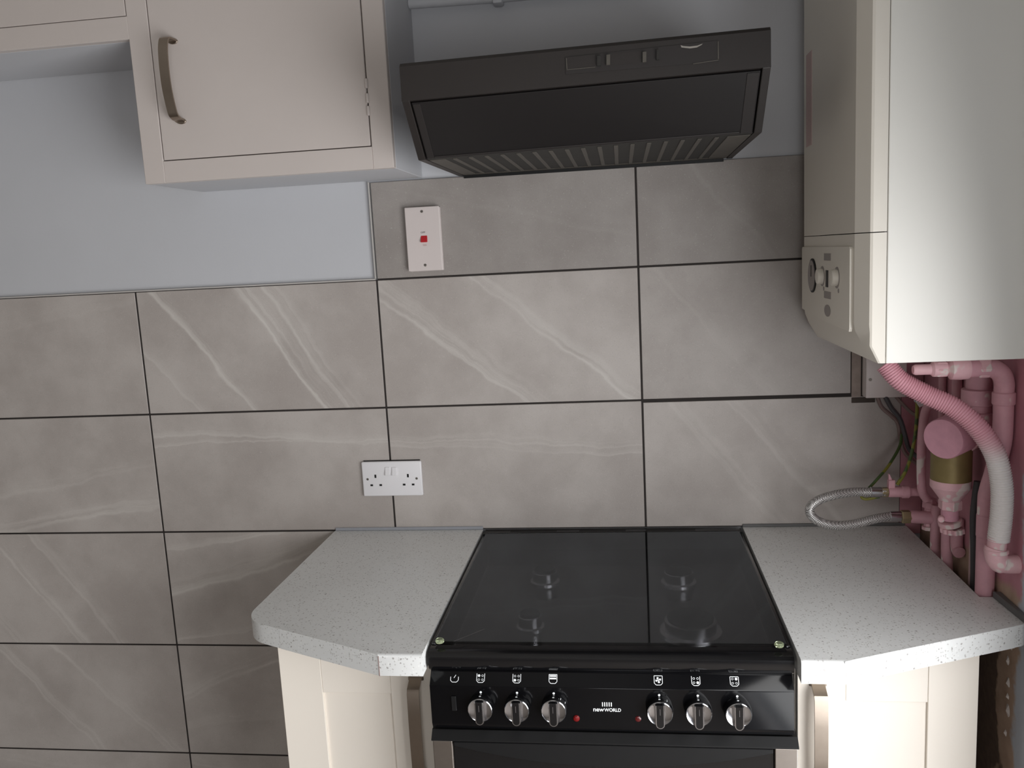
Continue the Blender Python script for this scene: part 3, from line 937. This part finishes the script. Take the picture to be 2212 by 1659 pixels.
# ------------------------------------------------------------------ boiler
BX1, BY0, BY1 = R['x1'] - .001, -.50, -.045
XS = .986
bo = thing('boiler', 'white wall-hung gas boiler with control panel above the pink pipes', 'boiler', (1.1, -.27, .441))
ZB0, ZB1 = .441, 1.24
obj('case', box(XS + .0012, BX1, BY0, BY1, ZB0, ZB1, .0015, 2), 'boiler', bo, smooth=None)
def cover(z0, z1, chin):
    """front cover: front face at xf, bevelled towards both sides; chin slopes back at the foot"""
    def ring(z, xf, ys):
        return [(XS, BY0 + .0002, z), (.965, BY0 + .0002, z), (.961, BY0 + .002, z), (xf, ys, z), (xf, BY1 - .03, z), (.961, BY1, z), (XS, BY1, z)]
    lev = [(z1, .9455, -.466)]
    if chin:
        lev += [(.505, .9455, -.466), (.492, .9475, -.468), (.470, .957, -.476), (z0, .9745, -.494)]
    else:
        lev += [(z0, .9455, -.466)]
    q = bmesh.new()
    rs = []
    for z, xf, ys in lev:
        pts = ring(z, xf, ys)
        if xf > .9465:
            pts[1] = (max(.965, xf + .004), BY0 + .0002, z); pts[2] = (max(.962, xf + .001), BY0 + .002, z); pts[5] = (max(.961, xf + .003), BY1, z)
        rs.append([q.verts.new(p) for p in pts])
    for A, B in zip(rs, rs[1:]):
        for i in range(len(A)):
            j = (i + 1) % len(A)
            q.faces.new((A[i], A[j], B[j], B[i]))
    q.faces.new(rs[0][::-1]); q.faces.new(rs[-1])
    return q
obj('upper_cover', cover(.6535, ZB1, False), 'boiler_cover', bo, smooth=22)
lc = obj('lower_cover', cover(ZB0 + .0005, .652, True), 'boiler_cover', bo, smooth=22)
obj('seam_filler', box(XS - .003, XS + .0015, BY0 + .003, BY1 - .003, ZB0 + .01, ZB1 - .01), 'grey_print', bo, smooth=None)
XF_ = .9455
def onf(u, v): return at(u, v, 'x', XF_ - .004)
# raised fascia with dials
fp = [(-.080, .632), (-.452, .632), (-.456, .628), (-.456, .496), (-.452, .490), (-.30, .492), (-.15, .4985), (-.076, .503), (-.076, .628)]
fs = obj('control_fascia', prism(fp, 'x', XF_ + .001, XF_ - .005, .0012, 2), 'boiler_cover', bo, smooth=40)
g = onf(1757, 595)
gy, gz = g.y, g.z
obj('pressure_gauge_rim', lathe([(.0335, 0), (.0335, .002), (.031, .003)], (XF_ - .005, gy, gz), (-1, 0, 0), 32), 'black_satin', fs)
obj('pressure_gauge', lathe([(.0300, 0), (.0300, .0034)], (XF_ - .005, gy, gz), (-1, 0, 0), 32), 'boiler_grey', fs)
obj('gauge_needle', box(XF_ - .0090, XF_ - .0084, gy - .002, gy + .002, gz - .002, gz + .02), 'black_satin', fs, smooth=None)
for u, v in ((1770, 597), (1801, 600)):
    p = at(u, v, 'x', XF_ - .0105)
    kn = obj('dial_knob', lathe([(.0148, 0), (.0148, .007), (.0135, .0105), (.010, .0115)], (XF_ - .005, p.y, p.z), (-1, 0, 0), 28), 'boiler_cover', fs)
    obj('dial_recess', lathe([(.019, 0), (.019, .0008)], (XF_ - .0048, p.y, p.z), (-1, 0, 0), 28), 'boiler_grey', fs)
    obj('dial_mark', lathe([(.004, 0), (.004, .0006)], (XF_ - .0052, p.y - .012, p.z - .0225), (-1, 0, 0), 14), 'boiler_grey', fs)
p = onf(1787, 600)
obj('dial_window', box(XF_ - .0058, XF_ - .0045, p.y - .012, p.y + .006, p.z - .017, p.z + .014), 'black_satin', fs, smooth=None)
for v in (555, 637):
    p = onf(1788, v)
    obj('display_slot', box(XF_ - .0058, XF_ - .004, p.y - .028, p.y + .022, p.z - .0065, p.z + .0065), 'boiler_grey', fs, smooth=None)
p = onf(1789, 671)
b = lathe([(.011, 0), (.011, .001)], (XF_ - .0049, p.y, p.z), (-1, 0, 0), 26)
for v_ in b.verts: v_.co.y = p.y + (v_.co.y - p.y) * 2.1
obj('badge', b, 'boiler_grey', fs)
a_, c_ = at(1742, 120, 'x', XF_), at(1754, 312, 'x', XF_)
obj('sticker', box(XF_ - .0006, XF_ + .0003, c_.y, a_.y, c_.z, a_.z), 'boiler_label', bo, smooth=None)

# ------------------------------------------------------------------ switch and socket
def P3(u, v, y): return at(u, v, 'y', y)
sw = thing('cooker_switch', 'tall white switch plate with red rocker on the top tile row', 'switch', (.122, -.002, .623))
obj('back_box', box(.0835, .1625, -.011, -.0003, .6205, .7635, .002, 2), 'switch_plastic', sw, smooth=None)
plate = obj('plate', box(.0815, .1615, -.0155, -.0112, .6215, .765, .0016, 2), 'switch_plastic', sw, smooth=None)
obj('rocker', prism([(-.0150, .7015), (-.0215, .687), (-.0225, .6855), (-.0150, .6855)], 'x', .1155, .1305, .0008, 1), 'red_rocker', sw, smooth=None)
for z in (.7545, .634):
    s_ = obj('screw', lathe([(.0033, 0), (.0033, .0006), (.0028, .001)], (.1215, -.0153, z), (0, -1, 0), 18), 'screw', sw)
    obj('screw_slot', box(.1192, .1238, -.0166, -.0161, z - .0005, z + .0005), 'black_hole', s_, smooth=None)
obj('lettering', place_text(text_mesh('OFF', .0052, 1.15), .1215, -.0157, .706), 'grey_print', sw, smooth=None)
obj('lettering', place_text(text_mesh('ON', .0048, 1.15), .1235, -.0157, .6775), 'faint_print', sw, smooth=None)

so = thing('double_socket', 'white double power socket with two switches on the lower tile row', 'socket', (.004, -.002, .089))
SX0, SX1, SZ0, SZ1 = -.0695, .0775, .0885, .1735
obj('plate', box(SX0, SX1, -.0105, -.0003, SZ0, SZ1, .003, 3), 'white_plastic', so, smooth=40)
def sp(cx, cz, cw=1659, ch=1659):   # crop pixels measured from the photo
    return P3(760 + cx / 9.217, 980 + cz / 9.217, -.0105)
for cx in (715, 850):
    p = sp(cx, 352)
    obj('rocker', prism([(-.0105, p.z + .0105), (-.0125, p.z + .0105), (-.0165, p.z - .009), (-.0105, p.z - .0105)], 'x', p.x - .0056, p.x + .0056, .0006, 1), 'white_plastic', so, smooth=None)
b = bmesh.new()
for cx, cz, w_, h_ in ((470, 450, .0042, .008), (397, 628, .0062, .0044), (577, 625, .0062, .0044), (1117, 437, .0042, .008), (1043, 615, .0062, .0044), (1222, 613, .0062, .0044)):
    p = sp(cx, cz)
    obj('pin_hole', box(p.x - w_ / 2, p.x + w_ / 2, -.0112, -.0104, p.z - h_ / 2, p.z + h_ / 2), 'black_hole', so, smooth=None)
b.free()
for cx, cz in ((315, 510), (1290, 493)):
    p = sp(cx, cz)
    s_ = obj('screw', lathe([(.003, 0), (.003, .0006), (.0025, .001)], (p.x, -.0103, p.z), (0, -1, 0), 16), 'screw', so)
    obj('screw_slot', box(p.x - .0022, p.x + .0022, -.0116, -.0111, p.z - .0004, p.z + .0004), 'black_hole', s_, smooth=None)
obj('shadow_strip', box(SX0 + .004, SX1 - .004, -.004, -.0003, SZ1, SZ1 + .0018), 'black_satin', so, smooth=None)  # thin black strip stands in for the shade line above the plate

# ------------------------------------------------------------------ painted pipe high on the wall
pp = thing('wall_pipe', 'thin wall-coloured pipe with a clip, along the wall above the hood', 'pipe', (.4, -.01, 1.185))
obj('pipe', tube([(XR + .001, -.0145, 1.2005), (.325, -.0145, 1.1965), (1.2, -.0145, 1.2005)], .011, 14, smooth=False), 'wall_paint', pp)
obj('clip', box(.309, .331, -.029, .0078, 1.181, 1.212, .005, 2), 'wall_paint', pp, smooth=40)

# ------------------------------------------------------------------ pipework under the boiler
jb = thing('junction_box', 'white electrical junction box on the wall under the boiler', 'junction box', (1.125, -.015, .298))
obj('box', box(1.0835, 1.168, -.022, -.0004, .2985, .40, .003, 2), 'switch_plastic', jb, smooth=40)
obj('lid', box(1.0835, 1.168, -.0335, -.0222, .2985, .40, .003, 2), 'switch_plastic', jb, smooth=40)
p = P3(1880, 820, -.0335)
obj('screw', lathe([(.0035, 0), (.0035, .0008)], (p.x, -.0333, p.z), (0, -1, 0), 14), 'screw', jb)

def pts3(lst): return [P3(u, v, y) for u, v, y in lst]
def ringed(path, step=.0042, depth=.0016, r=.0175):
    L = [0]
    S = smoothpts(path, 40)
    for a, b_ in zip(S, S[1:]): L.append(L[-1] + (b_ - a).length)
    n = int(L[-1] / (step / 4))
    out = []
    j = 0
    for i in range(n + 1):
        d = L[-1] * i / n
        while j < len(L) - 2 and L[j + 1] < d: j += 1
        t = (d - L[j]) / max(1e-9, L[j + 1] - L[j])
        out.append(S[j].lerp(S[j + 1], t))
    prof = (0, 1, 1, .15)
    q = bmesh.new()
    N_ = 20
    T0 = (out[1] - out[0]).normalized()
    _, s_, u_ = frame(T0)
    prev = T0
    rings = []
    for i, p_ in enumerate(out):
        T = (out[min(i + 1, n)] - out[max(i - 1, 0)]).normalized()
        rot = prev.rotation_difference(T)
        s_ = rot @ s_; u_ = rot @ u_; prev = T
        rr = r - depth + depth * prof[i % 4]
        rings.append([q.verts.new(p_ + (s_ * math.cos(2 * PI * k_ / N_) + u_ * math.sin(2 * PI * k_ / N_)) * rr) for k_ in range(N_)])
    for A, B in zip(rings, rings[1:]):
        for k_ in range(N_): q.faces.new((A[k_], A[(k_ + 1) % N_], B[(k_ + 1) % N_], B[k_]))
    q.faces.new(rings[0][::-1]); q.faces.new(rings[-1])
    return q
# ribbed condensate hose, sagging from the boiler to an elbow in the right wall
rh = thing('ribbed_hose', 'white ribbed waste hose curving down from the boiler into a pink elbow', 'hose', (1.165, -.46, .05))
path = pts3([(1912, 786, -.40), (1945, 822, -.41), (2000, 852, -.42), (2060, 880, -.435), (2110, 922, -.45), (2148, 978, -.46), (2163, 1040, -.465), (2164, 1100, -.465), (2157, 1166, -.462)])
obj('ribs', ringed(path), 'ribbed', rh, smooth=60)
e0 = P3(2155, 1160, -.462); e1 = P3(2152, 1190, -.462); e2 = P3(2150, 1218, -.462)
obj('spigot', tube([e0, e1], .0150, 18, smooth=False), 'pink_pale', rh)
ez = e2.z + .004
el = [e1 + Vector((0, 0, .006)), Vector((e1.x - .001, e1.y, ez + .018)), Vector((e1.x + .002, e1.y - .001, ez + .004)), Vector((e1.x + .012, e1.y - .002, ez - .003)), Vector((R['x1'] + .004, e1.y - .004, ez - .003))]
obj('elbow', tube(el, lambda t: .0178 if t < .55 else .0158, 20, per=6), 'pink_pale', rh)
obj('elbow_collar', lathe([(.0182, 0), (.0192, .001), (.0192, .006), (.0182, .007)], e1 + Vector((0, 0, .004)), (0, 0, -1), 22), 'pink_pale', rh)

# gas pipe: valve body under the boiler, bend, jointed drop to the worktop notch
gp = thing('gas_pipe', 'thick pink painted pipe bending down beside the right wall, with valve fittings', 'pipe', (1.195, -.39, -.02))
YG = -.432
pa = pts3([(2092, 796, YG), (2130, 795, YG), (2148, 797, YG), (2163, 808, YG), (2170, 828, YG), (2171, 850, YG), (2171, 940, YG), (2166, 985, YG + .012), (2150, 1025, YG + .028), (2136, 1060, YG + .042), (2132, 1100, YG + .049), (2131, 1290, YG + .049)])
pa[-1].z = -.03
for i, p_ in enumerate(pa): p_.x = min(p_.x, R['x1'] - .0175)
obj('pipe', tube(pa, .0158, 20), 'pink', gp)
for (ua, va), (ub, vb), r_ in (((2171, 846), (2171, 874), .0180), ((2132, 1110), (2131, 1160), .0168)):
    yg_ = YG if va < 1000 else YG + .049
    A, B = P3(ua, va, yg_), P3(ub, vb, yg_)
    A.x = B.x = min(A.x, R['x1'] - .0175)
    obj('joint_sleeve', lathe([(r_ - .0015, 0), (r_, .002), (r_, (A - B).length - .002), (r_ - .0015, (A - B).length)], A, B - A, 22), 'pink', gp)
A = P3(1972, 797, YG); B = P3(2098, 797, YG)
B.z = A.z = (A.z + B.z) / 2
ax = (B - A).normalized()
Lw = (B - A).length
obj('valve_body', lathe([(.007, 0), (.009, .004), (.009, .028), (.013, .032), (.013, .052), (.010, .055), (.0185, .060), (.0195, .075), (.0185, .088), (.014, .090), (.0148, .092), (.014, .094), (.0148, .096), (.014, .098), (.0148, .1), (.014, .102)], A, ax, 24), 'pink_pale', gp)
obj('hex_nut', lathe([(.0165, 0), (.0180, .002), (.0180, .016), (.0165, .018)], A + ax * .103, ax, 6), 'pink_pale', gp, smooth=20)
obj('hex_nut', lathe([(.0125, 0), (.0140, .002), (.0140, .016), (.0125, .018)], A + ax * .036, ax, 6), 'pink_pale', gp, smooth=20)

# brass-bodied filter
YT = -.30
bf = thing('boiler_filter', 'pink-splashed brass water filter canister hanging under the boiler', 'filter', (1.17, YT, .05))
T0 = P3(2056, 955, YT); T1 = P3(2055, 1048, YT); T1b = P3(2055, 1060, YT); T2 = P3(2056, 1080, YT); T3 = P3(2056, 1097, YT); T4 = P3(2056, 1112, YT)
dz = lambda p_: T0.z - p_.z
r0 = .0352
obj('body', lathe([(r0, -.02), (r0, dz(T1))], T0, (0, 0, -1), 32), 'brass_old', bf)
z1_ = dz(T1) - .008
obj('lower_cone', lathe([(r0 + .0004, z1_ - .004), (r0 + .0006, z1_ + .010), (.020, dz(T2) - .004), (.0185, dz(T2))], T0, (0, 0, -1), 32), 'pink_pale', bf)
obj('hex_nut', lathe([(.0195, 0), (.0205, .002), (.0205, .017), (.0185, .019)], T0 - Vector((0, 0, dz(T2) - .001)), (0, 0, -1), 6), 'pink_pale', bf, smooth=20)
obj('outlet_neck', lathe([(.0155, 0), (.0155, .025)], T0 - Vector((0, 0, dz(T3) - .002)), (0, 0, -1), 20), 'pink_solid', bf)
# capped side branch pointing out to the left and the room
cpos = P3(2036, 949, YT - .045)
bax = Vector((-.72, -.66, -.06)).normalized()
base = cpos - bax * .062
rc_ = .0375
obj('upper_branch', lathe([(rc_ - .004, -.03), (rc_ - .002, 0), (rc_, .002), (rc_, .058), (rc_ - .0015, .0605), (rc_ - .008, .062), (.001, .0625)], base, bax, 36), 'pink_solid', bf)
obj('branch_collar', lathe([(rc_ - .003, -.001), (rc_ + .0025, .001), (rc_ + .0025, .012), (rc_ - .001, .014)], base - bax * .008, bax, 32), 'pink_pale', bf)
stub = [base, base + Vector((.012, .012, .002)), Vector((R['x1'] - .004, base.y + .035, base.z - .004))]
obj('rear_stub', tube(stub, .028, 20), 'pink_pale', bf)
# worm-drive clip and thumbwheel at the outlet
b = bmesh.new()
cn = T0 - Vector((0, 0, dz(T4) + .010))
b = lathe([(.0200, 0), (.0212, .001), (.0212, .009), (.0200, .01)], cn, (.25, .12, -1), 24, bm=b)
obj('hose_clip', b, 'pink_pale', bf)
obj('clip_screw', lathe([(.006, 0), (.006, .012), (.0045, .014)], cn + Vector((-.020, -.014, .008)), (-.4, -1, .1), 14), 'pink_pale', bf)
b = bmesh.new()
wn = cn - Vector((-.003, .004, .014))
for i in range(12):
    a_ = 2 * PI * i / 12
    b = lathe([(.0042, 0), (.0042, .009)], wn + Vector((.0175 * math.cos(a_), .0175 * math.sin(a_), 0)), (.1, 0, -1), 8, bm=b)
b = lathe([(.0172, 0), (.0172, .009), (.010, .012)], wn, (.1, 0, -1), 20, bm=b)
obj('thumbwheel', b, 'pink_pale', bf, smooth=30)

# filling loop: two valves joined by a braided hose
YL = -.14
fl = thing('filling_loop', 'braided steel hose looped between two small valves above the worktop', 'hose', (1.1, YL, .02))
hp_ = pts3([(1912, 1063, YL), (1880, 1063, YL), (1842, 1063, YL - .005), (1800, 1070, YL - .02), (1766, 1082, YL - .03), (1749, 1100, YL - .035), (1760, 1121, YL - .035), (1795, 1134, YL - .03), (1840, 1133, YL - .02), (1890, 1121, YL - .01), (1925, 1115, YL), (1945, 1115, YL)])
obj('braided_hose', tube(hp_, .0094, 16, per=10), 'braid', fl)
for (ua, va), (ub, vb) in (((1880, 1063), (1903, 1063)), ((1922, 1115.5), (1945, 1115.5))):
    A, B = P3(ua, va, YL), P3(ub, vb, YL)
    obj('ferrule', lathe([(.0098, 0), (.0108, .001), (.0108, (B - A).length), (.0098, (B - A).length + .001)], A, B - A, 20), 'chrome', fl)
A, B = P3(1946, 1116, YL), P3(1966, 1116, YL)
obj('hex_nut', lathe([(.0125, 0), (.0142, .002), (.0142, .017), (.012, .019)], A, B - A, 6), 'brass_nut', fl, smooth=20)
A = P3(1904, 1063, YL)
obj('hex_nut', lathe([(.009, 0), (.0105, .002), (.0105, .012), (.009, .014)], A, (1, 0, 0), 6), 'brass_nut', fl, smooth=20)
# upper valve
A = P3(1918, 1062, YL)
obj('valve_body', lathe([(.0105, 0), (.0115, .002), (.0115, .026), (.0135, .028), (.0135, .040), (.010, .044), (.0092, .046), (.0092, .062)], A, (1, 0, -.02), 20), 'pink', fl)
s0 = P3(1925, 1050, YL)
st_ = obj('valve_stem', box(s0.x - .0065, s0.x + .0065, YL - .0065, YL + .0065, s0.z - .010, s0.z + .014, .001, 1), 'pink', fl, smooth=None)
obj('tap_lever', prism([(s0.x - .0055, s0.z + .0125), (s0.x + .001, s0.z + .0135), (s0.x - .004, s0.z + .026), (s0.x - .006, s0.z + .026)], 'y', YL - .003, YL + .003), 'pink', fl, smooth=None)
# lower valve and tee
A = P3(1967, 1116, YL)
obj('valve_body', lathe([(.0125, 0), (.0132, .002), (.0132, .045), (.0105, .05), (.0105, .085)], A, (1, -.25, 0), 20), 'pink', fl)
s0 = P3(2008, 1098, YL)
obj('valve_stem', lathe([(.009, 0), (.009, .012), (.0145, .014), (.0145, .026), (.012, .028), (.012, .034)], s0 + Vector((-.002, 0, -.012)), (.1, 0, 1), 8), 'pink', fl, smooth=25)
s0 = P3(2005, 1123, YL)
obj('drain_cap', lathe([(.008, 0), (.0085, .012), (.0125, .0135), (.0125, .020), (.010, .0215)], s0, (0, 0, -1), 8), 'pink_pale', fl, smooth=25)

# slim copper pipes
def pipe(label, lst, r, mat='pink', group=None, extra=None, base=None):
    P_ = pts3(lst) if len(lst[0]) == 3 and lst[0][0] > 10 else [Vector(p_) for p_ in lst]
    for p_ in P_: p_.x = min(p_.x, R['x1'] - r - .0006); p_.y = min(p_.y, -r - .0006)
    t_ = thing('water_pipe', label, 'pipe', P_[-1], group)
    obj('pipe', tube(P_, r, 14), mat, t_)
    for i, rr, ln in (extra or []):
        a, b_ = P_[i], P_[i + 1]
        d = (b_ - a).normalized()
        obj('joint_sleeve', lathe([(rr - .001, 0), (rr, .0015), (rr, ln - .0015), (rr - .001, ln)], a, d, 16), mat, t_)
    return t_
pipe('slim pink pipe curving down to the upper valve of the filling loop', [(2030, 856, -.2), (2012, 868, -.19), (1999, 890, -.18), (1993, 930, -.18), (1990, 985, -.178), (1990, 1040, -.176), (1993, 1064, -.175), (2003, 1080, -.174)], .0085)
pipe('thin pink pipe running down behind the ribbed hose, nearest the back wall', [(2036, 790, -.13), (2035, 880, -.13), (2035, 930, -.13), (2034, 1000, -.13)], .0072)
pipe('pink pipe behind the ribbed hose, second from the back wall', [(2076, 790, -.21), (2076, 880, -.21), (2076, 930, -.21), (2076, 990, -.21)], .0095)
pipe('pink pipe entering the worktop notch, farthest from the room', [(2024, 1090, -.155), (2023, 1130, -.155), (2022, 1160, -.155), (2022, 1205, -.155)], .0115)
pipe('pink pipe entering the worktop notch below the filter outlet', [(2047, 1122, -.215), (2046, 1150, -.215), (2045, 1180, -.215), (2046, 1235, -.215)], .0108, extra=[(0, .012, .02)])
pipe('pink pipe turning into the wall with an elbow, beside the dark conduit', [(2072, 1120, -.235), (2071, 1150, -.235), (2073, 1172, -.235), (2082, 1188, -.24), (2100, 1194, -.25)], .0115, extra=[(0, .0126, .028)])
wp_ = thing('waste_pipe', 'wide pink waste pipe with collars in the shade behind the gas pipe', 'pipe', (1.18, -.27, .3))
A = P3(2122, 790, -.355); A.x = R['x1'] - .031
lp = A.z
obj('pipe', lathe([(.0215, 0), (.0215, .108)], (A.x + .004, A.y, lp), (0, 0, -1), 24), 'pink', wp_)
obj('collar', lathe([(.0235, 0), (.0265, .002), (.0265, .028), (.0240, .03)], (A.x + .002, A.y, lp - .04), (0, 0, -1), 24), 'pink', wp_)
obj('collar', lathe([(.0235, 0), (.0265, .002), (.0265, .024), (.0240, .026)], (A.x + .002, A.y, lp - .082), (0, 0, -1), 24), 'pink', wp_)
# dark conduit beside the thick pipe
c1 = pts3([(2113, 1040, -.335), (2108, 1075, -.335), (2104, 1120, -.335), (2105, 1180, -.335), (2105, 1240, -.335), (2104, 1285, -.335)])
for p_ in c1: p_.x = min(p_.x, R['x1'] - .0085)
q = thing('dark_conduit', 'dark grey conduit running down into the worktop notch beside the thick pink pipe', 'conduit', c1[-1])
obj('tube', tube(c1, .0072, 12), 'dark_rubber', q)
c2 = pts3([(2098, 1095, -.318), (2097, 1150, -.318), (2096, 1200, -.318), (2094, 1262, -.318)])
for p_ in c2: p_.x = min(p_.x, R['x1'] - .004)
obj('backing_strip', strap(c2, (0, 1, 0), .008, .002, per=4), 'pale_strip', q, smooth=None)

# cables
def cable(label, lst, r, mat, cat='cable'):
    P_ = pts3(lst)
    for p_ in P_: p_.x = min(p_.x, R['x1'] - r - .0005); p_.y = min(p_.y, -r - .0005)
    t_ = obj('earth_cable' if mat == 'earth' else 'cable', tube(P_, r, 8), mat)
    tag(t_, label, cat)
cable('green and yellow earth cable dropping from the clamp to the upper valve', [(1981, 862, -.10), (1981, 890, -.11), (1977, 940, -.12), (1968, 985, -.13), (1955, 1020, -.14), (1938, 1047, -.145)], .0036, 'earth')
cable('green and yellow earth cable slanting across the tile behind the braided hose', [(1948, 938, -.03), (1943, 965, -.05), (1920, 1005, -.08), (1895, 1035, -.10), (1872, 1060, -.112), (1861, 1073, -.117), (1872, 1078, -.12), (1900, 1073, -.122)], .0032, 'earth')
cable('grey-brown cable sagging from the left underside of the junction box', [(1895, 856, -.012), (1905, 880, -.010), (1925, 898, -.010), (1940, 915, -.010), (1945, 945, -.010), (1955, 978, -.012), (1982, 1003, -.02)], .0042, 'brown_cable')
cable('dark grey cable hanging from the middle of the junction box', [(1912, 856, -.028), (1926, 882, -.040), (1944, 905, -.044), (1955, 940, -.046), (1964, 970, -.055), (1984, 990, -.075)], .0050, 'dark_rubber')
cable('pale cable leaving the right end of the junction box', [(1935, 856, -.02), (1950, 873, -.03), (1968, 890, -.04), (1990, 905, -.06), (2000, 925, -.08)], .0040, 'brown_cable')
cl = thing('earth_clamp', 'small white tag and clamp where the earth cable starts', 'clamp', P3(1984, 860, -.12))
tp = [P3(u, v, -.12) for u, v in ((1975, 845), (1990, 850), (2003, 868), (1999, 874), (1986, 880), (1978, 868))]
obj('tag', prism([(p_.x, p_.z) for p_ in tp], 'y', -.121, -.119, .0004, 1), 'white_plastic', cl, smooth=None)
a_ = P3(1979, 868, -.108)
obj('screw_block', lathe([(.004, 0), (.0045, .001), (.0045, .014), (.003, .015)], a_, (0, 0, 1), 10), 'chrome', cl)
